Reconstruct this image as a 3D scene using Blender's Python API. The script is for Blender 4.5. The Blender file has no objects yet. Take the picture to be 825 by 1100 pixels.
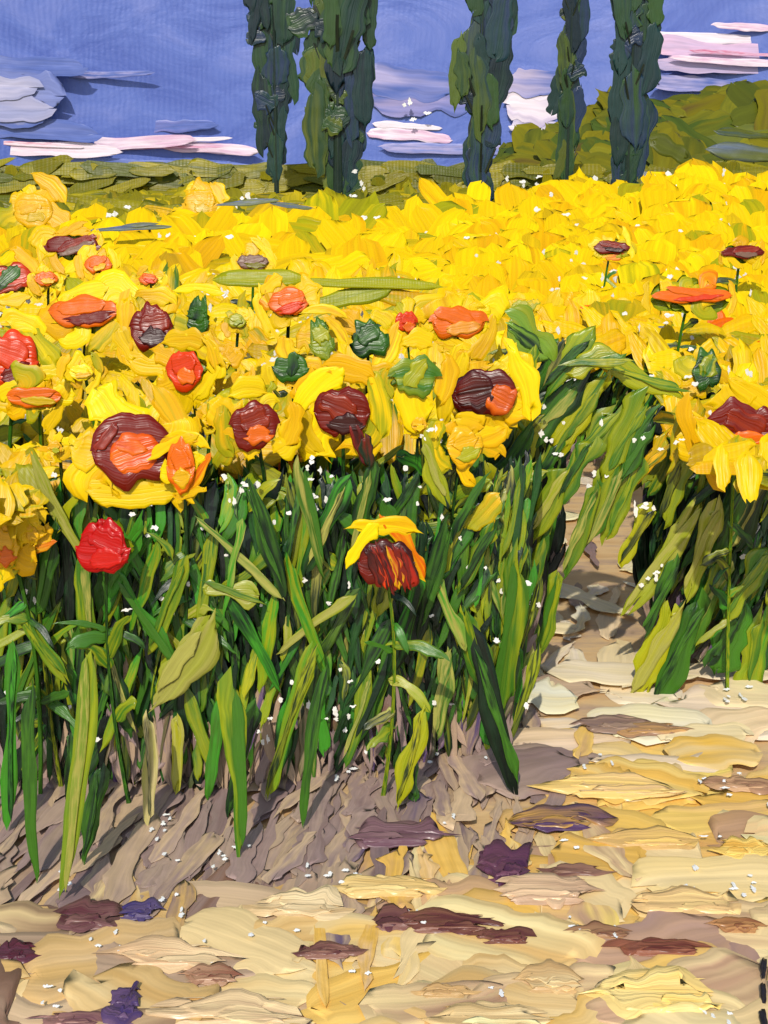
import bpy, math, random
import numpy as np
from mathutils import Vector, Matrix
rng=np.random.default_rng(11); random.seed(11)
# ---------------------------------------------------------------- camera model
F=1500.0; H=2.35; TH=math.atan(360/1500)
CT,ST=math.cos(TH),math.sin(TH); CAM=np.array([0,0,H])
def ray(px,py):
    x=(px-412.5)/F; y=(550-py)/F
    return np.array([x, CT+y*ST, -ST+y*CT])
def at(px,py,d):
    r=ray(px,py); return CAM+r*(d/r[1])
def atz(px,py,z):
    r=ray(px,py); return CAM+r*((z-H)/r[2])
def ppm(px,py,d):
    return (d/ray(px,py)[1])/F
def dz(py,z): return atz(412.5,py,z)[1]
# ---------------------------------------------------------------- colour
def lin(c):
    c=np.asarray(c,float)/255.0
    return np.where(c<=0.04045,c/12.92,((c+0.055)/1.055)**2.4)
PAL={'lime':(144,154,20),'mid':(62,112,24),'green':(62,142,32),'dk':(13,40,20),'pale':(170,166,78),
 'y1':(246,202,0),'y2':(255,222,8),'y3':(238,180,0),'y4':(212,174,12),'yg':(170,168,16),'or':(236,108,4),
 'ro':(224,62,6),'mar':(116,22,6),'mar2':(58,11,9),'red':(190,10,8),'olive':(124,116,12),'olive2':(86,92,20),
 'slate':(86,104,146),'white':(252,250,244),'blk':(6,20,12),'pur':(88,66,112),'ochre':(230,182,86),'cream':(232,204,146),
 'sand':(214,174,108),'mauve':(154,130,122),'mauve2':(182,154,126),'brown':(132,98,80),'plum':(84,38,44)}
def C(k):
    return lin(PAL[k]) if isinstance(k,str) else lin(k)
# ---------------------------------------------------------------- stroke batches
SV=np.array([-1,-.9,-.62,-.3,0,.3,.62,.9,1.0]); NV=len(SV)
HS=np.array([-.6,.75,.72,.42,.36,.42,.72,.75,-.6])
def shapes(nu):
    t=np.linspace(0,1,nu); a=np.abs(2*t-1)
    S={}
    S['dab']=np.clip(1-a**4,0,1)**.5*.95+.05
    S['round']=np.clip(1-a**2,0,1)**.5*.97+.03
    S['leaf']=np.sin(np.pi*np.clip(t*.94+.03,0,1))**.65
    S['blade']=np.clip(1-t**3,0.04,1)*(.55+.45*np.sin(np.pi*np.clip(t*1.4,0,.5)))
    S['stem']=1-.25*t
    S['petal']=(.30+.7*np.sin(np.pi*np.clip(t*.92,0,1))**.8)*np.clip(1.02-t**6,0.08,1)
    S['smear']=np.clip(1-a**5,0,1)**.5*(.70+.30*(1-t))*.95+.05
    S['drag']=np.clip(1-a**6,0,1)**.5*np.clip(1.05-t*.65,0,1)
    return S
def smv(a):
    b=np.concatenate([a[...,:1],a,a[...,-1:]],-1); return (b[...,:-2]*.3+b[...,1:-1]*.4+b[...,2:]*.3)*1.4
class Paint:
    def __init__(s,nu=11,alb=.86): s.nu=nu; s.r=[]; s.S=shapes(nu); s.alb=alb
    def add(s,p0,p1,n,w,ca,cb,shape='dab',bend=None,th=.07,rag=.05,jit=.06):
        p0=np.asarray(p0,float);p1=np.asarray(p1,float)
        pm=(p0+p1)/2
        if bend is not None: pm=pm+np.asarray(bend,float)
        j=s.alb*(1+rng.normal(0,jit)); ca=np.clip(C(ca)*j,0.001,.95); cb=np.clip(C(cb)*j,0.001,.95)
        s.r.append((p0,pm,p1,np.asarray(n,float),w,ca,cb,s.S[shape],th,rag))
    def mesh(s,name):
        N=len(s.r); nu=s.nu
        g=lambda i:np.array([q[i] for q in s.r])
        p0,pm,p1,n,w,ca,cb,sh,th,rag=[g(i) for i in range(10)]
        t=np.linspace(0,1,nu)
        t=(t*.7+.3*(t*t*(3-2*t)))[None,:,None]
        B=(1-t)**2*p0[:,None]+2*t*(1-t)*pm[:,None]+t*t*p1[:,None]
        T=2*(1-t)*(pm-p0)[:,None]+2*t*(p1-pm)[:,None]
        L=np.linalg.norm(p1-p0,axis=1)+1e-6
        T/=np.linalg.norm(T,axis=2,keepdims=True)+1e-9
        side=np.cross(T,np.broadcast_to(n[:,None],T.shape)); side/=np.linalg.norm(side,axis=2,keepdims=True)+1e-9
        nn=np.cross(side,T)
        wa=np.minimum(.30,.05+rag*1.5)[:,None]
        def wob():
            a=rng.normal(0,1,(N,nu)); return 1+wa*(smv(smv(a))+.12*rng.normal(0,1,(N,nu)))
        el,er=wob(),wob()
        wid=np.where(SV[None,None,:]<0,el[:,:,None],er[:,:,None])*SV[None,None,:]*(w/2)[:,None,None]*sh[:,:,None]
        rs=smv(rng.normal(0,1,(N,1,NV))); tt=t[...,0][:,:,None]
        al=(np.minimum(L,w*2.5)*rag)[:,None,None]*rs*(2*tt-1)**3
        ends=np.clip(1-np.abs(2*tt-1)**12,0,1)
        asym=rng.uniform(-.5,.5,(N,1,1))*SV[None,None,:]
        ridge=1+.7*np.exp(-((tt-.9)/.07)**2)
        h=((HS[None,None,:]*(1+asym)*ridge)*ends+.08*smv(rng.normal(0,1,(N,1,NV)))*ends+.03*rng.normal(0,1,(N,nu,NV))-.5*(1-ends))*(w*th)[:,None,None]
        P=B[:,:,None]+side[:,:,None]*wid[...,None]+T[:,:,None]*al[...,None]+nn[:,:,None]*h[...,None]
        P=P.reshape(-1,3)
        off=rng.uniform(0,90,(N,2))
        u=(tt*(L/w)[:,None,None]+off[:,0,None,None])+np.zeros((1,1,NV)); v=(SV[None,None,:]*.5*(.4+.6*sh[:,:,None])+off[:,1,None,None])
        uv=np.stack([u,v],-1).reshape(-1,2)
        i=np.arange(nu-1)[:,None]*NV+np.arange(NV-1)[None,:]
        q=np.stack([i,i+1,i+NV+1,i+NV],-1).reshape(-1,4)
        q=(q[None]+(np.arange(N)*nu*NV)[:,None,None]).reshape(-1)
        k=nu*NV
        f=np.clip((np.linspace(0,1,nu)[None,:,None]*.95-.15)+.26*smv(rng.normal(0,1,(N,1,NV))),0,.9)
        f=f.reshape(N,k,1)
        A3=(ca[:,None]*(1-f)+cb[:,None]*f).reshape(-1,3)
        CA=np.concatenate([A3,np.ones((N*k,1))],1); CB=np.concatenate([np.repeat(cb*.94,k,0),np.ones((N*k,1))],1)
        return make_mesh(name,P,q,uv,CA,CB,np.repeat(w,k))
    def obj(s,name,mat=None):
        if not s.r: return None
        o=bpy.data.objects.new(name,s.mesh(name)); bpy.context.scene.collection.objects.link(o)
        o.data.materials.append(mat or PAINT); return o
def make_mesh(name,P,q,uv,CA,CB,sc,nper=4):
    me=bpy.data.meshes.new(name); nf=len(q)//nper
    me.vertices.add(len(P)); me.vertices.foreach_set('co',P.astype(np.float32).ravel())
    me.loops.add(len(q)); me.loops.foreach_set('vertex_index',q.astype(np.int32))
    me.polygons.add(nf); me.polygons.foreach_set('loop_start',(np.arange(nf)*nper).astype(np.int32))
    me.polygons.foreach_set('use_smooth',np.ones(nf,bool))
    me.update(calc_edges=True)
    a=me.attributes.new('ColA','FLOAT_COLOR','POINT'); a.data.foreach_set('color',CA.astype(np.float32).ravel())
    a=me.attributes.new('ColB','FLOAT_COLOR','POINT'); a.data.foreach_set('color',CB.astype(np.float32).ravel())
    a=me.attributes.new('sc','FLOAT','POINT'); a.data.foreach_set('value',sc.astype(np.float32))
    l=me.uv_layers.new(name='UVMap'); l.data.foreach_set('uv',uv[q].astype(np.float32).ravel())
    return me
# ---------------------------------------------------------------- materials
def paint_material(name,rough=.30,bump=.024,spec=.32,ribs=.0,fine=12,fine_amt=1.0,lump=1.4,streak=4.2):
    m=bpy.data.materials.new(name); m.use_nodes=True; nt=m.node_tree; nd=nt.nodes; lk=nt.links
    b=nd['Principled BSDF']; b.inputs['Roughness'].default_value=rough; b.inputs['Specular IOR Level'].default_value=spec
    uv=nd.new('ShaderNodeUVMap'); uv.uv_map='UVMap'
    def noise(sx,sy,det,rg=.5):
        mp=nd.new('ShaderNodeMapping'); mp.inputs['Scale'].default_value=(sx,sy,1); lk.new(uv.outputs[0],mp.inputs[0])
        n=nd.new('ShaderNodeTexNoise'); n.noise_dimensions='2D'; n.inputs['Scale'].default_value=1; n.inputs['Detail'].default_value=det; n.inputs['Roughness'].default_value=rg
        lk.new(mp.outputs[0],n.inputs['Vector']); return n.outputs['Fac']
    def attr(k):
        a=nd.new('ShaderNodeAttribute'); a.attribute_name=k; return a
    def math_(op,a,b_=None,c=None):
        n=nd.new('ShaderNodeMath'); n.operation=op
        for i,x in enumerate((a,b_,c)):
            if x is None: continue
            if isinstance(x,(int,float)): n.inputs[i].default_value=x
            else: lk.new(x,n.inputs[i])
        return n.outputs[0]
    s1=noise(.36,streak,2); rp=nd.new('ShaderNodeValToRGB'); rp.color_ramp.elements[0].position=.38; rp.color_ramp.elements[1].position=.66; lk.new(s1,rp.inputs[0])
    mx=nd.new('ShaderNodeMix'); mx.data_type='RGBA'; lk.new(rp.outputs[0],mx.inputs['Factor'])
    lk.new(attr('ColA').outputs['Color'],mx.inputs['A']); lk.new(attr('ColB').outputs['Color'],mx.inputs['B'])
    s2=noise(.30,fine,2,.6); s3=noise(1.1,1.3,1)
    mr=nd.new('ShaderNodeMapRange'); mr.inputs['From Min'].default_value=.3; mr.inputs['From Max'].default_value=.7; mr.inputs['To Min'].default_value=.86; mr.inputs['To Max'].default_value=1.06; lk.new(s2,mr.inputs[0])
    vm=nd.new('ShaderNodeVectorMath'); vm.operation='SCALE'; lk.new(mx.outputs['Result'],vm.inputs[0]); lk.new(mr.outputs[0],vm.inputs['Scale'])
    lk.new(vm.outputs[0],b.inputs['Base Color'])
    hgt=math_('MULTIPLY_ADD',s3,lump,math_('MULTIPLY',s2,fine_amt))
    sc=attr('sc').outputs['Fac']
    if ribs:
        ge=nd.new('ShaderNodeNewGeometry'); sp=nd.new('ShaderNodeSeparateXYZ'); lk.new(ge.outputs['Position'],sp.inputs[0])
        ph=math_('DIVIDE',sp.outputs['X'],sc); sn=math_('SINE',math_('MULTIPLY',ph,26.0)); hgt=math_('MULTIPLY_ADD',sn,ribs,hgt)
    ds=math_('MULTIPLY',sc,bump)
    bp=nd.new('ShaderNodeBump'); bp.inputs['Strength'].default_value=1; lk.new(hgt,bp.inputs['Height']); lk.new(ds,bp.inputs['Distance'])
    lk.new(bp.outputs[0],b.inputs['Normal'])
    return m
PAINT=paint_material('thick_oil_paint')
YELLOW=paint_material('yellow_oil_paint',spec=.16,rough=.34,bump=.020)
RIBBED=paint_material('oil_paint_on_ribbed_ground',bump=.020,ribs=.10,spec=.12)
SLAB=paint_material('broad_knife_paint',bump=.020,fine=7,fine_amt=.45,lump=2.2,streak=2.6,spec=.22,rough=.38)
def sheet_material(name,c1,c2,c3,scale,dist,weave=0,asp=.35):
    m=bpy.data.materials.new(name); m.use_nodes=True; nt=m.node_tree; nd=nt.nodes; lk=nt.links
    b=nd['Principled BSDF']; b.inputs['Roughness'].default_value=.5
    tc=nd.new('ShaderNodeTexCoord'); mp=nd.new('ShaderNodeMapping'); mp.inputs['Scale'].default_value=(scale*asp,scale,scale); lk.new(tc.outputs['Object'],mp.inputs[0])
    n=nd.new('ShaderNodeTexNoise'); n.inputs['Scale'].default_value=1; n.inputs['Detail'].default_value=8; n.inputs['Roughness'].default_value=.6; n.inputs['Distortion'].default_value=1.5 if weave else 0; lk.new(mp.outputs[0],n.inputs['Vector'])
    r=nd.new('ShaderNodeValToRGB'); e=r.color_ramp.elements; e[0].position=.35; e[0].color=(*lin(c1),1); e[1].position=.65; e[1].color=(*lin(c3),1); x=e.new(.5); x.color=(*lin(c2),1)
    lk.new(n.outputs['Fac'],r.inputs[0]); lk.new(r.outputs[0],b.inputs['Base Color'])
    bp=nd.new('ShaderNodeBump'); bp.inputs['Distance'].default_value=dist; lk.new(n.outputs['Fac'],bp.inputs['Height']); out=bp.outputs[0]
    if weave:
        wv=nd.new('ShaderNodeTexWave'); wv.inputs['Scale'].default_value=weave; wv.inputs['Distortion'].default_value=5; wv.inputs['Detail'].default_value=3; wv.inputs['Detail Scale'].default_value=.8
        wv.bands_direction='X'; lk.new(tc.outputs['Object'],wv.inputs['Vector'])
        b2=nd.new('ShaderNodeBump'); b2.inputs['Distance'].default_value=.008/weave; lk.new(wv.outputs['Fac'],b2.inputs['Height']); lk.new(out,b2.inputs['Normal']); out=b2.outputs[0]
    lk.new(out,b.inputs['Normal'])
    return m
def grid_obj(name,fn,nx,ny,mat):
    P=np.array([fn(i/(nx-1),j/(ny-1)) for j in range(ny) for i in range(nx)],float)
    f=[(j*nx+i,j*nx+i+1,(j+1)*nx+i+1,(j+1)*nx+i) for j in range(ny-1) for i in range(nx-1)]
    me=bpy.data.meshes.new(name); me.from_pydata(P.tolist(),[],f); me.update()
    me.polygons.foreach_set('use_smooth',np.ones(len(f),bool))
    o=bpy.data.objects.new(name,me); bpy.context.scene.collection.objects.link(o); me.materials.append(mat); return o
U=lambda a,b: float(rng.uniform(a,b))
def pick(ks,ps=None):
    i=rng.choice(len(ks),p=None if ps is None else np.array(ps)/sum(ps)); return ks[int(i)]
def nrm(x=0,y=-1,z=.45,j=.12):
    v=np.array([x,y,z])+rng.normal(0,j,3); return v/np.linalg.norm(v)
def screen_stroke(pt,x0,y0,x1,y1,w,ca,cb,d,d1=None,shape='dab',n=None,bend=0,**k):
    a=at(x0,y0,d); b=at(x1,y1,d if d1 is None else d1); m=ppm(x0,y0,d)
    bv=None
    if bend:
        v=b-a; s=np.cross(v/np.linalg.norm(v),[0,-1,0]); bv=s*bend*np.linalg.norm(v)
    pt.add(a,b,nrm() if n is None else n,w*m,ca,cb,shape,bv,**k)
def flecks(pt,x,y,d=None,z=None,n=7,r=14,up=False):
    """bits of bare white priming left in the paint"""
    for k in range(n):
        px,py=x+rng.normal(0,r*1.1),y+rng.normal(0,r*.8)
        c=at(px,py,d) if d is not None else atz(px,py,z); m=ppm(px,py,c[1])
        a=pick([0,1.57,1.57,.2]); v=np.array([math.cos(a),0,math.sin(a)]) if not up else np.array([math.cos(a),math.sin(a)*1.6,0])
        L=U(3,8)*m
        pt.add(c-v*L/2,c+v*L/2,nrm(0,-.2,1,.03) if up else nrm(0,-1,.3,.03),U(2.5,5)*m,'white',(244,240,226),'dab',rag=.16,th=.02,jit=.02)
def join(a,b):
    bpy.ops.object.select_all(action='DESELECT'); a.select_set(True); b.select_set(True); bpy.context.view_layer.objects.active=a; bpy.ops.object.join(); return a
def top(o,label,cat,group=None):
    o['label']=label; o['category']=cat
    if group: o['group']=group
# ================================================================= SKY
skymat=sheet_material('sky_paint',(70,92,168),(84,106,180),(102,118,186),.045,.6,weave=.19,asp=.6)
sky_o=grid_obj('sky',lambda u,v:(445*math.sin((u-.5)*2.6),445*math.cos((u-.5)*2.6),-20+v*300),160,8,skymat); sky_o['kind']='structure'
def cloud(items,label,fl=()):
    p=Paint(23)
    for k,(x0,y0,x1,y1,w,ca,cb) in enumerate(items):
        dd=444.6*math.cos(math.atan(((x0+x1)/2-412)/1500))
        screen_stroke(p,x0,y0,x1,y1,w,ca,cb,dd-k*.035-.28,n=nrm(0,-1,.04,.002),bend=U(-.03,.03),shape='smear',th=.0015 if w>15 else .018,jit=.012,rag=.07)
    for x,y,n_ in fl: flecks(p,x,y,d=440,n=n_,r=11)
    o=p.obj('cloud',SLAB); top(o,label,'cloud','clouds in the sky'); return o
W=(246,232,240);PK=(230,188,214);LV=(172,166,208);LB=(128,140,202);GY=(160,164,204);CR=(206,84,124);LL=(92,113,186);G2=(196,190,214)
cloud([(-60,138,100,144,26,(122,134,194),LL),(-60,64,90,72,24,(128,140,198),LL),(-60,100,70,104,60,GY,(120,134,196)),(-60,112,50,116,40,G2,GY),(-50,92,36,94,30,(206,200,220),GY),(40,80,165,78,8,LV,LL),(-40,130,46,128,18,GY,LL)],'pale grey lavender cloud bank low in the sky',[(42,182,6),(74,96,7),(122,64,6),(10,150,5)])
cloud([(-60,178,180,180,18,LB,LL),(20,176,280,180,14,LB,LL),(150,138,235,134,13,(140,138,196),LL),(-60,160,130,163,18,PK,W),(40,160,210,150,16,W,PK),(278,162,130,149,14,W,PK),(60,165,240,158,4,CR,PK),(-30,152,90,158,6,CR,W),(120,150,250,148,6,W,W)],'long pink and white cloud streak over the meadow')
cloud([(395,84,490,94,36,LV,LL),(400,108,505,112,34,(160,152,198),LL),(395,142,485,150,14,W,PK),(400,133,475,138,7,W,W),(410,158,620,160,12,LV,LB)],'lavender and white cloud between the cypress trees',[(440,120,5),(352,128,5)])
cloud([(540,86,615,90,30,(192,180,210),LL),(545,112,605,118,36,(188,174,208),W),(548,135,605,138,18,W,LV)],'pale violet cloud between two dark cypress trees')
cloud([(700,88,830,96,18,LV,LL),(700,68,870,72,20,(208,184,214),LV),(700,48,870,60,20,PK,(212,186,218)),(700,38,850,44,12,W,W),(720,62,900,74,8,PK,W),(740,54,870,62,4,CR,PK),(765,27,835,32,9,W,PK),(710,72,810,80,6,W,PK)],'bright pink cloud with white and crimson streaks',[(782,24,5)])
# ================================================================= GROUND
gm=sheet_material('soil_paint',(96,84,50),(120,112,50),(80,84,44),2.2,.02)
g=grid_obj('ground',lambda u,v:((u-.5)*900,-25+v*v*520,0),12,40,gm); g['kind']='structure'
pm_=sheet_material('sandy_paint',(206,168,116),(224,190,136),(180,152,128),4,.008)
pb=grid_obj('path',lambda u,v:((u-.5)*10,1.2+v*11,.006),30,30,pm_)
gp=Paint(19,alb=1.12)
def gcol(px,py):
    if py<800 and px>575: return pick([(250,222,172),(248,218,176),(246,210,156),(246,216,182)]),pick([(246,214,168),(246,222,194)])
    if py>985 and px>230 or (px>400 and py>905 and px+ (py-905)>430):
        return pick(['cream','sand','cream',(240,208,140),(222,184,130),(192,150,106),(238,194,104),(164,132,118)],[4,2.5,2.5,3,3,1.4,2.4,1]),pick(['cream','sand','ochre',(190,152,118),(240,212,154)])
    if px>590 and py<=990: return pick(['ochre',(242,206,126),(212,160,80),'sand',(236,188,82),(178,140,108)],[4,3,1.6,2,3,.8]),pick(['ochre','cream',(214,166,98),(240,198,104)])
    if py>975: return pick([(204,176,134),(172,146,120),(150,124,112),'cream'],[3,3,2,2]),pick(['mauve2','sand','brown'])
    return pick([(156,132,122),(166,142,126),(146,124,118),(198,170,132),(126,106,106),(110,92,112)],[4,4,3,2.2,1.4,.5]),pick(['mauve',(172,148,128),(140,116,110),(196,168,134)])
NG=3300
for i in range(NG):
    px=U(-420,1250); py=U(500,1300)
    pv=np.clip((670-px)/190,0,1)*np.clip((1040-py)/110,0,1)
    vert=rng.random()<pv*1.0
    if not vert and rng.random()<.70: continue
    q_px=px+(rng.normal(0,30)); a,b=gcol(q_px,py+rng.normal(0,18))
    c=atz(px,py,.010+.040*i/NG)
    if vert:
        L=U(.26,.66); w=U(.04,.13); ang=1.57+rng.normal(0,.14)-.10
        dv=np.array([math.cos(ang),math.sin(ang),0])*pick([-1,1])
        gp.add(c-dv*L/2,c+dv*L/2,nrm(0,-.03,1,.006),w,a,b,pick(['smear','drag']),bend=(U(-.03,.03),0,0),th=.010,rag=.18)
    else:
        k_=np.interp(py,[560,900],[.6,1]); L=U(.24,.62); w=U(.24,.50)*k_; ang=rng.normal(0,.35)
        if px>600 and py<720: ang=1.57+rng.normal(0,.3); w*=.6
        dv=np.array([math.cos(ang),math.sin(ang),0])*pick([-1,1])
        gp.add(c-dv*L/2,c+dv*L/2,nrm(0,-.04,1,.005),w,a,b,pick(['smear','dab','smear','drag']),bend=(0,U(-.08,.08),0),th=.012,rag=.08)
for x,y,n_ in [(175,886,7),(355,942,7),(380,822,7),(790,748,7),(640,1000,3),(740,960,4),(800,948,6),(60,1070,5),(300,1000,4),(770,1092,5),(700,1080,3),(640,820,4),(450,985,3),(240,925,4)]+[(U(0,825),U(800,1100),2) for k in range(26)]:
    flecks(gp,x,y,z=.062,n=n_,r=9,up=True)
po=join(pb,gp.obj('path_strokes',SLAB)); po['kind']='structure'
def clod(px,py,wp,hp,ca,cb,label,cat='stone'):
    c=atz(px,py+hp*.30,0.052); m=ppm(px,py,c[1]); a=wp*m/2; bz=max(.012,hp*m*.18); by=hp*m*1.5
    p=Paint(17,alb=1.02); tilt=U(-.4,.4); s=pick([-1,1])
    T=lambda x,y,z: c+np.array([x,y,z])
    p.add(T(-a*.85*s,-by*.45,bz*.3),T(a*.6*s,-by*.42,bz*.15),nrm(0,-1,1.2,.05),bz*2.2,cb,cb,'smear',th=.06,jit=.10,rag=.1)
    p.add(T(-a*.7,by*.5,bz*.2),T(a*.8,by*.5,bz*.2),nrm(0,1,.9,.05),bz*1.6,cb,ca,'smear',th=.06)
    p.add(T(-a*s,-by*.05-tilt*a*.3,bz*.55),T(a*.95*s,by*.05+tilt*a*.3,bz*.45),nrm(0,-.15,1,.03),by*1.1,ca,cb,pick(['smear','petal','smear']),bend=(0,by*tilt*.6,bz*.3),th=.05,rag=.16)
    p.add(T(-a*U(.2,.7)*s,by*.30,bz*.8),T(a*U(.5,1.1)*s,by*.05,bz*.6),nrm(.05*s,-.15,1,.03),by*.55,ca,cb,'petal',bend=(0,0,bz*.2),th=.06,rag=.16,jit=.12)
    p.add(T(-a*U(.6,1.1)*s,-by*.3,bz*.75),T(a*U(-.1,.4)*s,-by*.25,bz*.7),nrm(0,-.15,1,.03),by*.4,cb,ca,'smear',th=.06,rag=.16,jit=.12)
    o=p.obj('stone'); top(o,label,cat,'stones and clods lying on the sandy path'); return o
for q in [(430,888,100,30,(136,104,106),(110,78,86),'long mauve brown clod on bare earth'),
 (606,872,78,30,(196,150,76),(78,54,84),'ochre clod with a violet side'),
 (540,918,46,44,(70,38,64),(104,64,80),'dark purple stone on the sandy path'),
 (98,975,54,32,(94,50,58),(126,90,84),'dark maroon clod on greyish earth'),
 (152,973,44,20,(62,52,108),(90,76,108),'small indigo stone beside a maroon clod'),
 (320,964,78,30,(240,214,164),(214,180,128),'smooth cream stone on mauve earth'),
 (478,986,110,22,'plum',(130,84,66),'long reddish brown clod on cream sand'),
 (538,1002,60,16,'plum',(120,76,60),'dark plum clod on cream sand'),
 (425,980,46,26,(96,54,60),(120,80,70),'small plum brown clod on cream sand'),
 (705,1014,90,16,(92,42,36),(140,86,62),'thin dark red clod on cream sand'),
 (640,998,64,14,(110,68,50),(160,120,84),'brown clod half sunk in sand'),
 (592,948,100,34,(222,188,146),(196,160,126),'pale pinkish stone on the sandy path'),
 (134,1070,28,44,(66,50,96),(100,76,104),'narrow violet clod on the grey sand'),
 (225,1042,54,20,(128,76,58),(176,136,104),'small red brown clod on sand'),
 (355,1018,66,14,(100,56,56),(140,100,84),'thin maroon clod in cream sand'),
 (700,1056,120,48,(242,200,108),(242,214,136),'large yellow ochre slab of stone'),
 (655,772,84,22,(166,138,114),(132,106,92),'flat grey brown stone at the field edge'),
 (15,1016,40,22,(94,40,54),(84,50,60),'small wine red clod on grey sand'),
 (588,1046,62,28,(238,210,152),(212,172,114),'pale cream stone on the sand'),
 (420,946,110,24,(240,210,140),(218,182,112),'long cream stone streaked with yellow'),
 (796,838,60,18,(150,108,84),(190,150,110),'brown clod on ochre earth'),
 (735,962,110,28,(242,208,136),(216,178,120),'long pale sand coloured slab'),
 (800,905,60,24,(222,170,74),(242,206,110),'golden ochre clod on the path'),
 (240,1078,160,34,(236,208,154),(200,170,128),'broad cream slab of stone'),
 (180,1020,110,28,(234,206,156),(200,164,122),'cream stone with a brown edge'),
 (520,1086,120,30,(240,212,154),(208,176,120),'cream slab streaked with sand colour'),
 (650,838,120,28,(220,182,128),(230,194,112),'buff coloured clod at the path edge'),
 (690,895,90,24,(232,192,106),(204,164,100),'ochre clod on the golden path'),
 (620,932,60,12,(116,78,70),(150,112,90),'thin brown clod beside a pinkish stone'),
 (790,990,52,14,(136,84,54),(180,130,80),'rust brown clod on golden sand'),
 (75,1092,60,16,(108,70,76),(150,110,100),'brown violet clod on grey sand'),
 (700,778,66,18,(196,150,90),(150,116,90),'buff and grey clod by the plants'),
 (480,1062,56,12,(180,140,90),(210,170,110),'tan clod pressed into cream sand')]:
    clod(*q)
tw=Paint(11)
for x0,y0,x1,y1,w in [(821,1030,819,1050,7),(820,1056,822,1078,8),(818,1084,822,1104,7)]:
    a=atz(x0,y0,.07); b=atz(x1,y1,.06); tw.add(a,b,nrm(0,-.5,1,.05),w*.0026,(26,24,28),(50,44,48),'smear',th=.3,rag=.2)
t_=tw.obj('twig'); top(t_,'broken dark twig lying on the sand','twig')
# ================================================================= FAR HILL, MEADOW
hillm=sheet_material('hill_paint',(80,92,22),(104,108,24),(68,84,30),.12,.1)
def hilltop(X):
    return 2.0+9.0*(1/(1+math.exp(-(X-20)/3.2)))+.7*math.sin(X*.5)
hb=grid_obj('hill',lambda u,v:(5+u*170,150+28*(1-math.cos(v*1.57)),hilltop(5+u*170)*math.sin(v*1.57)-.2),70,10,hillm)
hp=Paint(13)
for i in range(300):
    X=U(8,120); v=U(.05,.93); q=np.array([X,149.6-.5*i/300+28*(1-math.cos(v*1.57)),hilltop(X)*math.sin(v*1.57)])
    a=pick([0,.4,1.3,-.3,2.2]); dv=np.array([math.cos(a),.9*abs(math.sin(a))*np.sign(math.sin(a)+1e-6),math.sin(a)*.8])*U(4,9)
    ca=pick(['olive','olive2',(66,84,26),(130,126,24),(96,78,34),(58,74,32)],[5,5,4,3,2,2])
    hp.add(q-dv/2,q+dv/2,nrm(0,-1,.9,.006),U(2.4,4.6),ca,pick(['olive','olive2',(74,92,26),(120,116,20)]),pick(['dab','smear']),th=.004,rag=.05)
for x0,y0,x1,y1,w,ca in [(762,160,835,168,20,(92,106,130)),(770,140,830,146,10,(60,80,80)),(700,150,740,170,20,'olive2')]:
    screen_stroke(hp,x0,y0,x1,y1,w,ca,'olive2',140,rag=.1)
ho=join(hb,hp.obj('hill_strokes',SLAB)); ho['kind']='structure'
md=Paint(11)
def edge(px):
    return float(np.interp(px,[-400,0,180,300,450,560,640,825,1200],[258,254,250,246,242,222,206,198,196]))+4*math.sin(px*.05)+4*math.sin(px*.13)
for i in range(1500):
    px=U(-350,1150); py=U(192,270)
    if py>edge(px)+14: continue
    z=U(.5,.9) if py>212 else U(.44,.5); c=atz(px,max(py,200),z); m=ppm(px,py,c[1])
    if c[1]>170: continue
    a=pick([0,.15,-.15,1.3,1.57,1.75]); L=U(40,90)*m; w=U(12,24)*m
    if a>1: L*=.38
    dv=np.array([math.cos(a),.6*abs(math.sin(a)),math.sin(a)])
    near_y=py>edge(px)-14
    ca=pick(['olive',(142,134,18),(184,166,14),(98,104,22),'y4','y3'],[5,5,4,3,2+3*near_y,2.5*near_y+.2])
    md.add(c-dv*L/2,c+dv*L/2,nrm(0,-1,.6,.01),w,ca,pick(['olive',(150,140,18),'olive2',(184,162,16)]),pick(['dab','smear']),th=.005,rag=.08)
for i in range(420):
    px=U(-400,1200); d=121.5-2*i/420; c=at(px,U(181,206),d); m=ppm(px,190,d)
    a=pick([0,.1,-.1,.3,1.57,1.4,3.0]); dv=np.array([math.cos(a),0,math.sin(a)])*U(36,80)*m*(.25 if 1<a<2 else 1)
    md.add(c-dv/2,c+dv/2,nrm(0,-1,.3,.006),U(10,20)*m,pick([(142,134,20),'olive',(108,110,22),(162,148,16),(88,98,28)]),pick(['olive','olive2',(140,130,16)]),pick(['dab','smear']),th=.004,rag=.06)
for x0,y0,x1,y1,w in [(232,220,300,215,7),(290,218,335,224,6),(95,248,182,243,8),(130,243,170,240,5)]:
    screen_stroke(md,x0,y0,x1,y1,w,'slate',(112,118,70),24 if y0<242 else 19,shape='leaf',rag=.1)
mo=md.obj('meadow',RIBBED); mo['kind']='stuff'; mo['label']='olive green rough meadow grass and hedge beyond the sunflowers'; mo['category']='meadow'
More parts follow.
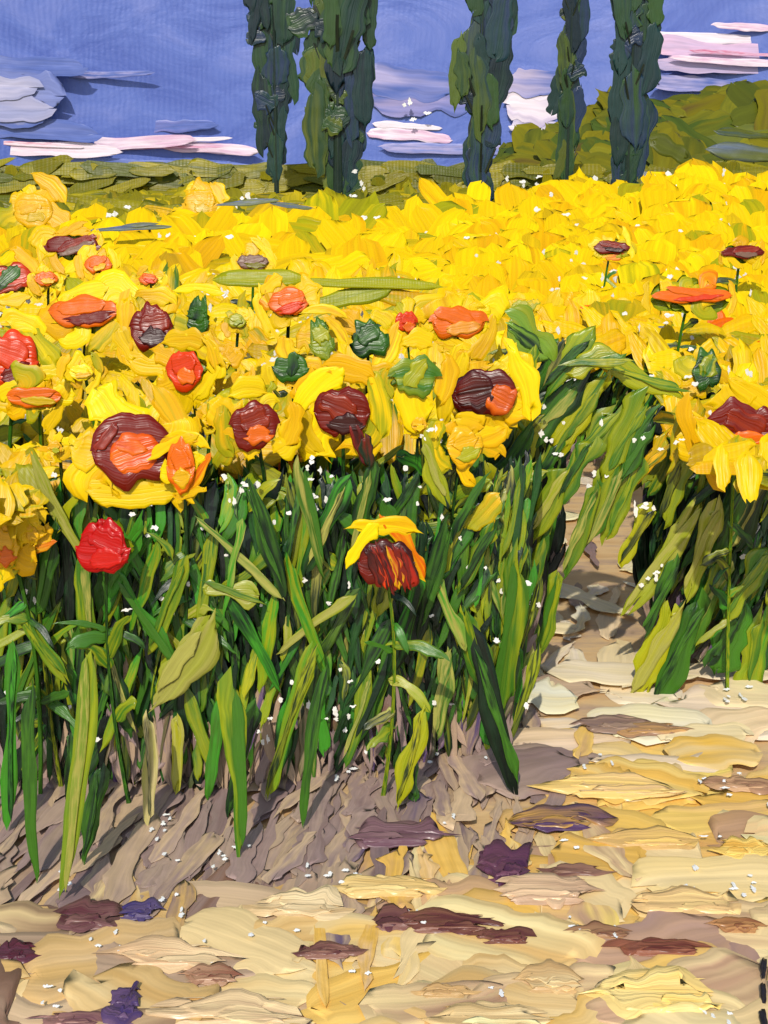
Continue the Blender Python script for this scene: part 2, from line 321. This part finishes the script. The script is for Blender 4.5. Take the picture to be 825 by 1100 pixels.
# ================================================================= CYPRESS TREES
def parent(c,p):
    c.parent=p; c.matrix_parent_inverse.identity()
    loc=Vector((0,0,0)); q=p
    while q is not None: loc+=q.location; q=q.parent
    if c.type=='MESH': c.data.transform(Matrix.Translation(-loc))
def cypress(px,wpx,pybot,d,cols,label,topz=19,extra=(),tip=.3):
    base=at(px,190,d); X=base[0]; m=d/F
    e=bpy.data.objects.new('cypress_tree',None); bpy.context.scene.collection.objects.link(e); e.location=(X,d,0)
    top(e,label,'tree','cypress trees beyond the sunflower field')
    r0=wpx*m/2; zb=at(px,pybot,d)[2]
    tr=Paint(11)
    for k in range(6):
        a=k*1.047; o=np.array([math.cos(a),math.sin(a),0])*r0*.12
        tr.add(np.array([X,d,-.1])+o,np.array([X,d,topz*.8])+o*.3,np.array([math.cos(a),math.sin(a),0]),r0*.18,(40,56,38),(30,46,40),'stem')
    for k in range(12):
        a=U(0,6.28); z=U(max(zb,1.5),topz*.8); q=np.array([X,d,z])
        tr.add(q,q+np.array([math.cos(a)*r0*.6,math.sin(a)*r0*.6,r0*1.3]),nrm(),r0*.10,(50,56,36),(36,44,34),'stem')
    t=tr.obj('trunk'); parent(t,e)
    cr=Paint(21)
    N=int((topz-zb)/m/13*max(1.5,wpx/17))
    for k in range(N):
        z=zb+(topz-zb)*(k+rng.random())/N
        f=(z-zb)/(topz-zb); prof=min(1,tip+2.2*f)*(1-max(0,(f-.6)/.4)**1.6*.93)
        sway=.18*r0*math.sin(z*1.3+px)
        lob=1+.22*math.sin(z*1.9+px)+.22*math.sin(z*.83+px*2)
        a=U(0,6.28); rr=r0*prof*lob*math.sqrt(U(.0,.75))
        off=np.array([math.cos(a)*rr,math.sin(a)*rr*.25,0]); q=np.array([X+sway,d,z])+off
        w=U(12,25)*m*min(1.2,wpx/64+.35)*(.5+.5*prof)
        lean=rng.normal(0,.11); dv=np.array([math.sin(lean),0,math.cos(lean)])*U(34,84)*m*pick([-1,1])
        if rng.random()<.2: lean=pick([1.1,-1.1,1.5]); dv=np.array([math.sin(lean),0,math.cos(lean)])*U(16,32)*m*min(1,wpx/50)
        dv[2]=np.clip(dv[2],-((z-zb)*2+.6),(z-zb)*2+.6)
        side=off[0]/r0
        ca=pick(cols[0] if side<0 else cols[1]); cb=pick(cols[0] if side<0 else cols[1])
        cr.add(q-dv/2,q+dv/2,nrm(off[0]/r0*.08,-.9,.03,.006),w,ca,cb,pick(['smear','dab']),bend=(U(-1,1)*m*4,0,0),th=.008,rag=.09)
    for (x0,y0,x1,y1,w_) in extra: screen_stroke(cr,x0,y0,x1,y1,w_,cols[0][0],cols[0][1],d-.3,n=nrm(0,-1,.05,.03),th=.02,rag=.1)
    c=cr.obj('crown'); parent(c,e); return e
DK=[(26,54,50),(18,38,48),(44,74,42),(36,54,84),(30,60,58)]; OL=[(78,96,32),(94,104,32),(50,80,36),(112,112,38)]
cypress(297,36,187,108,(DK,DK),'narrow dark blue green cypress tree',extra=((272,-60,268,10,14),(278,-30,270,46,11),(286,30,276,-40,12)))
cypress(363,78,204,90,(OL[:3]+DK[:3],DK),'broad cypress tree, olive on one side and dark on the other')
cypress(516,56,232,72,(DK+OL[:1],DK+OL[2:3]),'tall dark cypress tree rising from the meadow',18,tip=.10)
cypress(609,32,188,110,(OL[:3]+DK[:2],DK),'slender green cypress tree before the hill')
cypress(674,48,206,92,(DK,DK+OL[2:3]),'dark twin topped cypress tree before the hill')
# ================================================================= SUNFLOWER FIELD (uncountable mass)
cn=Paint(11,alb=.80)
YC=['y1','y2','y3','y1',(248,210,0)]
def front(px):
    return float(np.interp(px,[-400,0,60,200,330,480,560,600,690,760,825,1200],[560,560,520,500,485,470,430,368,372,500,520,540]))
for i in range(3900):
    px=U(-420,1250); py=U(196,560)
    if py<edge(px)-2+U(-6,6) or py>front(px): continue
    right=px>480; far=py<(345 if right else 300)
    z=U(1.21,1.25) if far else U(1.19,1.26); c=atz(px,py,z)
    if c[1]>115: c=at(px,py,115)
    m=ppm(px,py,c[1])
    if right and far: a=1.57+rng.normal(0,.35)
    else: a=pick([0,.3,-.3,.9,-.9,1.57])
    L=U(30,66)*m; w=U(16,32)*m
    if far: w*=1.6; L*=1.3
    if right and far: L*=.62
    dv=np.array([math.cos(a),0,math.sin(a)])*pick([-1,1])
    gp_=np.interp(py,[230,260,290,400,480],[.45,.26,.16,.28,.5]) if not right else np.interp(py,[230,330,400],[.03,.07,.3])
    if rng.random()<gp_: ca=pick(['yg','lime',(150,146,18),'y4','mid','dk',(190,150,20)],[4,2.5,3,4,.6*(not far),.8*(not far),3]); cb=pick(['yg','y3','y4','y1'])
    else:
        ca=pick(YC+[(230,170,6),'y4'],[4,3,3,3,3,.4,.4]); cb=pick(YC+['y4','yg'],[4,3,3,3,3,.8,.4])
        if rng.random()<.02 and not far: ca=pick(['or',(230,150,30)]); cb='or'
    k_=.75 if far else .5
    dv[1]=k_*dv[2]
    cn.add(c-dv*L/2,c+dv*L/2,nrm(0,-1,k_+.1,.004 if far else .02),w,ca,cb,pick(['dab','smear']) if far else pick(['dab','smear','petal']),bend=(U(-.12,.12)*L,0,U(-.1,.1)*L),th=.004 if far else .020,rag=.05 if far else .09,jit=.02 if far else .05)
for x0,y0,x1,y1,w,ca,cb in [(228,300,330,298,15,'lime','yg'),(320,301,480,308,12,'lime','yg'),(400,316,480,326,18,'yg','y3'),(330,328,420,310,16,'yg','lime')]:
    screen_stroke(cn,x0,y0,x1,y1,w,ca,cb,9.2,rag=.15)
for x,y,n_ in [(120,240,9),(375,213,6),(565,200,8),(545,262,8),(592,203,6),(632,214,8),(712,190,5),(742,206,6),(768,195,5),(785,300,4),(300,340,6),(403,384,9),(722,340,5),(795,408,8),(520,262,6),(665,208,4),(245,318,5),(15,330,5),(560,356,4),(290,388,5),(470,262,4),(180,260,5),(60,300,4),(450,300,3),(640,300,3)]+[(U(0,825),U(215,470),2) for k in range(110)]:
    c_=atz(x,max(y,205),1.36); flecks(cn,x,y,d=min(c_[1],100),n=n_,r=10)
co=cn.obj('sunflower_field',RIBBED); co['kind']='stuff'; co['label']='dense yellow mass of distant sunflowers and leaves'; co['category']='sunflower field'
# ================================================================= UNDERGROWTH
ug=Paint(12)
def fd(px):
    return float(np.interp(px,[-500,0,250,450,555,580,606,684,700,722,825,1300],[5.0,4.95,4.95,5.15,5.35,6.4,11.2,11.2,6.9,6.4,6.25,6.2]))
def ugs(px,d,ztop,L,w,ca,cb,shape,lean,jn=.03):
    X=at(px,500,d)[0]
    a=np.array([X+L*math.sin(lean),d+.02,ztop]); b=np.array([X,d-.02,ztop-L*math.cos(lean)])
    ug.add(a,b,nrm(0,-1,.25,jn),w,ca,cb,shape,bend=(U(-.03,.03),0,0),th=.03,rag=.17,jit=.12)
for i in range(1300): # near-black strokes, painting in the shade deep in the stand
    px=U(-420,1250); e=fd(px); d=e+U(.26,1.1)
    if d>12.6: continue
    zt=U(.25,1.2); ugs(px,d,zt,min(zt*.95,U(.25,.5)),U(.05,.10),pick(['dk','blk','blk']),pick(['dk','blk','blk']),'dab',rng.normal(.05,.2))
for i in range(4700):
    px=U(-420,1250); e=fd(px); d=e+.10+abs(rng.normal(0,.11)); back=(d-e-.1)/.3
    if d>12.6: continue
    ztop=U(.20,1.25); L=U(.12,.42)
    if ztop-L<0.02: L=ztop*.9
    lean=rng.normal(0,.22)
    if px>540: lean=rng.normal(.40,.2)
    if 540<px<604: lean=abs(lean)*.5-.1
    low=ztop-L/2; lite=px>500 and px<620
    if rng.random()<min(.92,(.25 if lite else .46)+.4*back): ca=pick(['dk','blk',(22,58,24),(14,44,26)]); cb=pick(['dk','blk','mid',(36,84,30)])  # deeper strokes more often dark: shade between leaves painted into the colour
    else: ca=pick(['mid','green','lime',(98,136,28),'pale',(48,106,34),(120,130,30)],[4,2.6,3+3*lite,3,1.4,3,2]); cb=pick(['mid','lime','dk','green','yg'],[3,3,4,2,.8])
    if low<.36 and rng.random()<1.15-low*2.6: ca=pick(['mauve','pur','brown',(120,102,104),(156,138,104),'mauve2'],[4,1.4,2,3,2,3]); cb=pick(['mauve','mauve2','pur',(80,88,50)],[3,2,.6,1])
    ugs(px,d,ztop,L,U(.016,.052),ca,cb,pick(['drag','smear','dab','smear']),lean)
for i in range(1300):
    px=U(-420,1250); e=fd(px); d=e+U(0,2.6); z=U(.9,1.2)
    X=at(px,400,d)[0]; a=U(.6,2.5) if px<540 else U(.5,1.6); L=U(.12,.30); q=np.array([X,d,z]); dv=np.array([math.cos(a),0,math.sin(a)])
    ca=pick(['mid','lime','dk','green',(106,140,28),'yg'],[3,4,2.5,2,3,2])
    ug.add(q-dv*L/2,q+dv*L/2,nrm(0,-1,.35,.04),U(.03,.075),ca,pick(['lime','mid','dk','yg']),pick(['dab','smear','drag']),bend=(U(-.03,.03),0,U(-.03,.03)),th=.03,rag=.12)
for x,y,n_ in [(340,540,8),(345,500,5),(320,762,7),(368,766,7),(290,782,5),(560,520,5),(250,520,5),(450,470,4),(510,620,4),(560,640,4)]+[(U(0,600),U(480,800),1) for k in range(80)]:
    flecks(ug,x,y,d=fd(x)+.07,n=n_,r=10)
for x,y,n_ in [(692,540,5),(700,620,5),(760,640,4),(715,700,4),(640,520,4),(800,600,4),(600,480,4),(790,740,5)]: flecks(ug,x,y,d=6.35 if x>705 else 6.1,n=n_,r=10)
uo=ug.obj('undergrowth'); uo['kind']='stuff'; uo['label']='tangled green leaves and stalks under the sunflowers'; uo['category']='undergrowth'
# ================================================================= SUNFLOWERS
GL=[
(35,490,92,602,14,'pale','lime'),(88,600,98,705,20,'lime','mid'),(98,700,64,965,26,'lime',(110,140,34)),(108,828,90,925,22,'dk','mid'),
(14,690,8,890,16,'mid','green'),(34,740,38,942,15,'dk','mid'),(62,650,14,770,16,'lime','mid'),(158,768,160,884,18,'pale',(200,184,124)),
(222,672,172,750,38,'lime','pale'),(282,640,214,632,20,'pale','lime'),(250,735,258,916,26,'lime','mid'),(272,760,246,870,17,'mid','dk'),
(336,690,288,858,20,'green','lime'),(350,720,326,885,15,'dk','mid'),(215,560,300,640,13,'mid','pale'),(268,515,305,640,16,'mid','dk'),
(322,500,346,612,17,'pale','mid'),(372,520,330,610,20,'green','dk'),(456,760,428,868,24,'lime','yg'),(498,650,524,745,22,'lime','mid'),
(512,690,552,848,25,'dk','blk'),(556,598,540,765,28,'lime','mid'),(420,600,405,660,26,'pale','lime'),(450,620,420,720,20,'green','dk'),
(130,620,190,720,20,'green','mid'),(60,560,40,660,20,'dk','mid'),(150,560,120,640,18,'mid','green'),(200,600,160,700,18,'mid','lime'),
(380,640,300,700,14,'lime','pale'),(245,640,300,740,15,'dk','green'),(480,560,450,680,20,'mid','dk'),(420,690,380,800,17,'mid','dk'),
(530,560,490,640,22,'lime','mid'),(310,600,350,720,15,'lime','green'),(190,770,188,850,15,'pale','yg'),(120,690,140,790,17,'mid','dk'),
(20,650,70,730,17,'green','lime'),(235,760,225,850,15,'green','mid'),(395,720,372,820,17,'lime','mid'),(480,700,470,790,18,'pale','mid'),
(170,580,140,680,15,'lime','green'),(260,560,240,660,14,'pale','green'),(400,500,380,600,18,'dk','mid'),(295,640,280,740,14,'green','lime'),(470,620,500,700,15,'green','pale'),
(150,700,110,800,14,'green','lime'),(200,740,230,830,13,'mid','lime'),(310,740,300,830,14,'green','dk'),(440,800,445,860,15,'dk','mid'),(75,790,72,900,14,'mid','dk'),
(540,530,500,572,26,'y3','yg'),(455,470,480,540,22,'yg','lime'),(392,470,396,500,14,'mar','dk')]
GR=[(602,366,578,420,34,'mid','dk'),(632,360,590,420,30,'lime','mid'),(585,440,540,510,32,'lime','yg'),(690,430,655,510,34,'mid','lime'),(660,500,625,590,32,'lime','mid'),(700,450,665,520,26,'dk','mid'),
(690,490,650,580,24,'mid','lime'),(645,410,600,480,30,'lime','yg'),(748,540,672,660,26,'pale','lime'),(722,645,688,752,42,'lime','yg'),(748,648,704,758,28,'dk','mid'),
(800,650,770,720,44,'green','mid'),(826,590,780,670,28,'mid','lime'),(825,500,790,590,26,'mid','dk'),(548,342,590,385,42,'lime',(120,160,44)),(650,384,725,425,30,'lime','yg'),
(660,440,620,500,28,'mid','lime'),(610,500,575,570,28,'mid','lime'),(575,540,545,620,28,'lime','mid'),(770,540,740,640,26,'pale','lime'),
(820,660,800,740,34,'green','lime'),(780,600,745,690,24,'lime','mid'),(550,460,500,540,30,'lime','mid'),(615,410,575,470,30,'dk','mid'),
(800,520,775,590,26,'dk','mid'),(530,400,560,460,30,'lime','yg'),(670,380,610,400,28,'mid','yg'),(590,560,570,640,22,'lime','mid'),(598,620,580,700,18,'lime','mid'),
(735,560,696,630,18,'lime','pale'),(725,600,694,680,16,'mid','dk'),(715,470,680,520,22,'yg','y3'),(745,440,720,500,26,'y3','yg'),(640,520,606,620,20,'lime','mid'),(700,540,668,610,18,'lime','yg'),
(600,470,560,540,26,'lime','mid'),(555,520,515,590,24,'mid','dk'),(735,490,715,560,22,'mid','lime'),(760,620,740,700,20,'dk','green'),(570,380,540,440,32,'lime','mid'),(640,470,600,540,26,'lime','mid')]
HD=[(12,300,40,34,'dk','ro',1.7,None,'yellow sunflower with a dark green and red centre'),
(14,388,56,60,'ro','mar',1.5,None,'sunflower with a large red orange centre'),
(78,264,60,20,'mar','brown',1.7,None,'sunflower with a flat maroon centre'),
(92,336,76,34,'or','mar',1.5,None,'sunflower with an orange brown centre'),
(163,352,44,50,'mar','mar2',1.7,None,'sunflower with a dark oval brown centre'),
(200,396,40,40,'ro','or',1.7,None,'sunflower with a small red orange centre'),
(142,484,84,74,'ring','or',1.5,5.05,'large drooping sunflower with brown and orange centre'),
(273,456,48,52,'mar','or',1.75,5.2,'sunflower with a maroon centre fading to orange'),
(368,443,58,54,'mar','mar2',1.6,5.3,'drooping sunflower with a maroon centre and dark drip'),
(396,364,38,42,'dk','mid',1.8,None,'sunflower seen from behind with dark green back'),
(310,326,44,28,'or','ro',1.7,None,'small sunflower with an orange centre'),
(436,347,22,22,'ro','or',1.8,None,'small sunflower with a red orange centre'),
(492,346,60,34,'or',(230,150,40),1.6,None,'sunflower with a wide orange centre'),
(520,422,68,52,'side','or',1.55,5.75,'sunflower with a dark maroon centre edged orange'),
(445,405,44,44,'lime','mid',1.7,None,'sunflower bud with a green centre'),
(626,350,60,46,'or','mar',1.6,None,'sunflower with a mottled orange brown centre'),
(657,266,36,14,'mar','mar2',1.4,None,'far sunflower with a flat brown centre'),
(797,271,42,14,'mar','brown',1.4,None,'far sunflower with a flat dark centre'),
(742,318,88,16,'or','ro',1.2,None,'far sunflower with a wide orange centre'),
(758,398,32,44,'mid','dk',1.4,None,'sunflower seen from behind with green back'),
(794,462,74,60,'mar','or',1.5,5.95,'drooping sunflower with a reddish brown centre'),
(113,586,60,58,'red',(226,40,30),1.0,4.80,'bright red flower among green leaves'),
(412,602,56,54,'mar','y3',1.2,4.85,'drooping bud streaked dark red under a yellow cap'),
(6,585,30,50,'y3','or',2.2,4.85,'bright yellow sunflower with hidden centre'),
(34,560,20,50,'y1','y3',2.0,4.9,'hanging yellow petals above tall green leaves'),
(38,425,60,22,'or','y4',1.8,None,'sunflower with a streak of orange'),
(213,343,22,50,'dk','mid',1.6,None,'sunflower bud with a dark green back'),
(498,478,40,40,'y3','yg',1.8,5.3,'pale yellow sunflower facing down'),
(196,500,28,52,'or','y3',1.3,4.98,'drooping orange flower beside a larger sunflower'),
(272,282,32,18,'brown','olive',1.7,None,'far sunflower with an olive brown centre'),
(313,394,34,30,'dk','mid',1.7,None,'sunflower with a dark green back'),
(122,446,30,26,'dk','mid',1.5,5.2,'dark green bud between yellow sunflowers'),
(106,284,28,18,'or','y3',1.8,None,'small orange sunflower far in the field'),
(232,392,30,22,'y1','y2',2.2,None,'bright yellow sunflower with hidden centre'),
(345,366,24,46,'lime','mid',1.6,None,'green sunflower bud among yellow petals'),
(700,372,34,26,'y1','y2',2.0,None,'bright yellow sunflower with hidden centre'),
(36,226,40,34,'y3','y4',1.7,None,'far fan shaped yellow sunflower'),(215,218,34,30,'y3','y4',1.7,None,'far pale yellow sunflower in the field'),
(88,400,26,16,'y2','y3',2.2,None,'bright yellow sunflower with hidden centre'),(60,480,14,14,'y3','yg',2.2,5.1,'half open yellow sunflower bud'),
(450,455,16,16,'y3','y1',2.2,5.35,'half open yellow sunflower bud'),(225,450,14,14,'y1','y3',2.3,5.3,'half open yellow sunflower bud'),
(50,300,22,14,'or','y3',2.0,None,'small orange sunflower far in the field'),(160,300,20,12,'or','ro',2.0,None,'small orange sunflower far in the field'),
(255,345,18,14,'yg','lime',2.0,None,'yellow green sunflower bud in the field'),(560,330,20,12,'yg','y3',2.0,None,'yellow green sunflower bud in the field')]
for k in range(14):
    sx=pick([-1,1]); px=-110-U(0,260) if sx<0 else 940+U(0,260); py=U(280,440)
    HD.append((px,py,U(30,56),U(26,46),pick(['mar','or','mar','y3']),pick(['mar2','or','ro']),U(1.6,1.9),None,'yellow sunflower with a brown and orange centre'))
plants=[]
for (px,py,w,h,ca,cb,reach,d,label) in HD:
    if d is None:
        z=1.72 if py<300 else (1.6 if py<420 else 1.5)
        d=float(np.clip(dz(max(py,212),z),4.9,34))
        if 585<px<705: d=max(d,11.4)
        if px>=705: d=max(d,6.9)
    c=at(px,py,d); m=ppm(px,py,d)
    base=np.array([c[0]+U(-.08,.08),d+.12,0.0])
    plants.append(dict(c=c,m=m,base=base,w=w,h=h,ca=ca,cb=cb,reach=reach,label=label,fol=[],px=px,py=py,d=d))
near=[p for p in plants if p['d']<7.6]
for L_,lst in ((0,GL),(1,GR)):
    for q in lst:
        cx=(q[0]+q[2])/2; best=min(near,key=lambda p:abs(p['px']-cx)+U(0,60))
        best['fol'].append((L_,)+q)
for P in plants:
    e=bpy.data.objects.new('sunflower',None); bpy.context.scene.collection.objects.link(e); e.location=P['base'].tolist()
    top(e,P['label'],'sunflower','sunflowers growing in the field')
    c,m,base=P['c'],P['m'],P['base']; w,h=P['w']*m,P['h']*m
    st=Paint(13); nk=c+np.array([0,.05,-.02])
    sw=.015 if P['d']<8 else .020
    bd=np.array([U(-.12,.12),U(-.02,.08),.1])
    st.add(base,nk,nrm(0,-1,.2,.1),sw,pick(['lime','mid','mid']),pick(['mid','dk']),'stem',bend=bd,th=.5)
    st.add(base+[0,.012,0],nk+[0,.012,0],nrm(0,1,.2,.1),sw,'mid','dk','stem',bend=bd,th=.5)
    parent(st.obj('stem'),e)
    fo=Paint(15)
    for k in range(7):
        f=U(.25,.85); q=base+(nk-base)*f+bd*2*f*(1-f); s=pick([-1,1]); L=U(.14,.30)
        tip=q+np.array([s*L*U(.3,.8),-U(.0,.06),U(-.6,.7)*L])
        fo.add(q,tip,nrm(0,-1,.3,.05),U(.025,.055),pick(['mid','lime','dk','green','pale'],[4,4,2,2,1]),pick(['mid','lime','dk']),pick(['drag','smear','dab']),bend=(0,0,U(.0,.06)),rag=.12,th=.04)
    for (R_,x0,y0,x1,y1,wp,ka,kb) in P['fol']:
        if R_==0:
            g1=atz(x1,y1,.06)[1]; dd=fd((x0+x1)/2)+.04; d1=min(dd,g1) if y1>780 else dd-U(0,.05)
            d0=d1+(0.05 if y1>780 else 0)
        else:
            dd=6.1 if (x0+x1)/2<660 else 6.15; d0=d1=dd+U(-.08,.05)
        screen_stroke(fo,x0,y0,x1,y1,wp,ka,kb,d0,d1,shape=pick(['leaf','drag','smear','smear']),n=nrm(0,-1,.25,.03),bend=U(-.06,.06),th=.035,rag=.15)
        if wp>15 and ka!='y3': screen_stroke(fo,x0+U(-.25,.25)*wp,y0+8,x1+U(-.25,.25)*wp,y1-8,wp*U(.3,.5),kb,pick(['dk','mid','pale']),d0-.010,d1-.010,shape='smear',n=nrm(0,-1,.25,.03),bend=U(-.05,.05),th=.03,rag=.2)
    parent(fo.obj('foliage'),e)
    n=nrm(U(-.15,.15),-1,.25 if P['d']>6 else .12,.04); r=np.cross([0,0,1],n); r/=np.linalg.norm(r); r=-r if r[0]<0 else r; u=np.cross(n,r); u=u if u[2]>0 else -u
    hd=Paint(9)
    for k in range(6):
        a=k*1.05+U(-.2,.2); dr=r*math.cos(a)*w*.45+u*math.sin(a)*h*.45
        hd.add(c-n*.03,c-n*.035+dr*1.1,-n,w*.4,'mid','lime','leaf')
    ho_=hd.obj('flower_head'); parent(ho_,e)
    ca0=P['ca']; isred=ca0=='red'; streak='streaked' in P['label']; green=ca0 in('dk','mid','lime')
    pe=Paint(15,alb=.80); K=int(U(7,11)); ph=U(0,6)
    if streak: K=3
    if green: K=4
    if isred: K=6
    for k in range(K):
        a=ph+k*6.283/K+U(-.45,.45)
        if streak: a=.6+k*.95
        d1=r*math.cos(a)*w*.5+u*math.sin(a)*h*.5
        ln=P['reach']*U(.7,1.25)
        ext=(r*math.cos(a)+u*math.sin(a))*min(w,h)*.5*(ln-1)
        tip=c+d1+ext*1.25-n*U(.0,.015)+np.array([0,0,-.10*abs(ext[0])])
        tang=np.cross(n,d1); tang/=np.linalg.norm(tang)+1e-9
        if isred:
            pe.add(c-d1*.2-n*.004,c+d1*.95,n,w*.5,pick(['red',(140,8,8)]),pick(['red',(214,36,14)]),'leaf',th=.05); continue
        ka,kb=pick(['y1','y2','y3','y1',(238,180,6),'y4','yg'],[4,3,4,3,1,1,.7]),pick(['y1','y3','y2','yg','or'],[4,4,3,1.6,.4])
        lay=n*(.0012*k)
        wmax=min(max(w,h),2.2*min(w,h)); p0=c+d1*.6+lay; ww=wmax*U(.45,.85)
        if streak or rng.random()<.35: # dab swept part of the way round the centre
            f_=U(.3,.6)
            p0=c+(d1+ext*.55)-tang*wmax*f_+lay; tip=c+(d1+ext*U(.45,.9))+tang*wmax*f_+lay; ww=max(min(w,h)*P['reach']*.32,wmax*.25)
            pe.add(p0,tip,nrm(*n,.015),ww,ka,kb,'smear',bend=(d1+ext)*.22,th=.025,rag=.12); continue
        pe.add(p0,tip+lay,nrm(n[0],n[1],n[2]+.05,.02),ww,ka,kb,pick(['petal','dab','smear']),bend=tang*U(-.3,.3)*w,th=.025,rag=.12)
    parent(pe.obj('petals',None if isred else YELLOW),ho_)
    di=Paint(21)
    def blob(ox,oy,sx,sy,col,col2,lift,ang=0,shape='round',th=.04,bend=0,rag=.03):
        dv=r*math.cos(ang)*w*sx*.5+u*math.sin(ang)*w*sx*.5; o=r*w*ox+u*h*oy+n*lift
        di.add(c+o-dv,c+o+dv,n,h*sy,col,col2,shape,bend=u*bend*h,th=th,jit=.04,rag=rag)
    if green:
        blob(0,0,1,1,ca0,P['cb'],.024,U(-.3,.3),th=.03,rag=.08); blob(U(-.1,.1),.1,.7,.45,ca0,'yg' if ca0!='dk' else 'mid',.030,U(.5,1.4),'smear',.04,rag=.1)
    elif streak:
        blob(.05,0,1,.95,'mar','mar2',.022,rag=.06)
        for k in range(6):
            o=r*w*(k/5-.5)*.7; di.add(c-u*h*.5+o*.8+n*.035+r*w*.25,c+u*h*.3+o+n*.03,n,w*.22,['mar','ro',(160,26,8),'y3','mar',(170,30,8)][k],pick(['mar','mar2',(190,50,20)]),'smear',bend=r*.1*w,th=.08,rag=.12)
    elif ca0=='ring':
        blob(0,0,1,1,'mar','mar',.030)
        blob(.04,-.05,.62,.60,'or',(226,80,8),.037,.3); blob(.0,.04,.4,.22,(206,70,8),'or',.042,-.2,'petal',.06); blob(-.3,.2,.4,.2,(146,38,10),'mar',.040,.9,'smear',.06)
    elif ca0=='side':
        blob(0,0,1,1,'mar2','mar',.030)
        blob(-.14,.03,.6,.8,'mar','mar2',.036,.2); blob(.27,-.12,.42,.6,'or',(206,84,14),.040,-.5,'dab',.06)
    else:
        cb=P['cb'] if not isred else (214,24,10)
        blob(0,0,1,1,ca0,ca0,.026,bend=U(-.06,.06),rag=.05)
        blob(U(-.1,.1),.12,.7,.5,ca0,(150,44,10) if ca0=='mar' else ca0,.032,U(-.5,.5),'dab',.05,rag=.06)
        blob(.08,-.2,.6,.40,cb,cb,.037,U(-.3,.4),'leaf',.05,-.05,rag=.08)
    if P['label'].endswith('dark drip'):
        di.add(c+r*w*.2-u*h*.2+n*.035,c+r*w*.45-u*h*1.05+n*.03,n,w*.22,'mar','mar2','blade',th=.2)
    parent(di.obj('disc'),ho_)
# ================================================================= LIGHT, WORLD, CAMERA
el=math.radians(38); az=math.radians(188)
w_=bpy.data.worlds.new('World'); bpy.context.scene.world=w_; w_.use_nodes=True
nt=w_.node_tree; bg=nt.nodes['Background']; sk=nt.nodes.new('ShaderNodeTexSky'); sk.sky_type='NISHITA'; sk.sun_disc=False
sk.sun_elevation=el; sk.sun_rotation=az; nt.links.new(sk.outputs[0],bg.inputs[0]); bg.inputs[1].default_value=.15
sd=Vector((math.sin(az)*math.cos(el),math.cos(az)*math.cos(el),math.sin(el)))
l=bpy.data.lights.new('sun','SUN'); l.energy=3.4; l.angle=math.radians(.8); l.color=(1,.94,.85)
lo=bpy.data.objects.new('sun',l); bpy.context.scene.collection.objects.link(lo); lo.rotation_euler=sd.to_track_quat('Z','Y').to_euler(); lo.location=(-5,-10,20)
cd=bpy.data.cameras.new('camera'); cam=bpy.data.objects.new('camera',cd); bpy.context.scene.collection.objects.link(cam)
cam.location=(0,0,H); cam.rotation_euler=(math.pi/2-TH,0,0); cd.sensor_fit='VERTICAL'; cd.sensor_height=24; cd.lens=24*F/1100; cd.clip_end=2000; cd.clip_start=.05
bpy.context.scene.camera=cam
vs=bpy.context.scene.view_settings; vs.view_transform='Standard'; vs.look='None'; vs.exposure=0
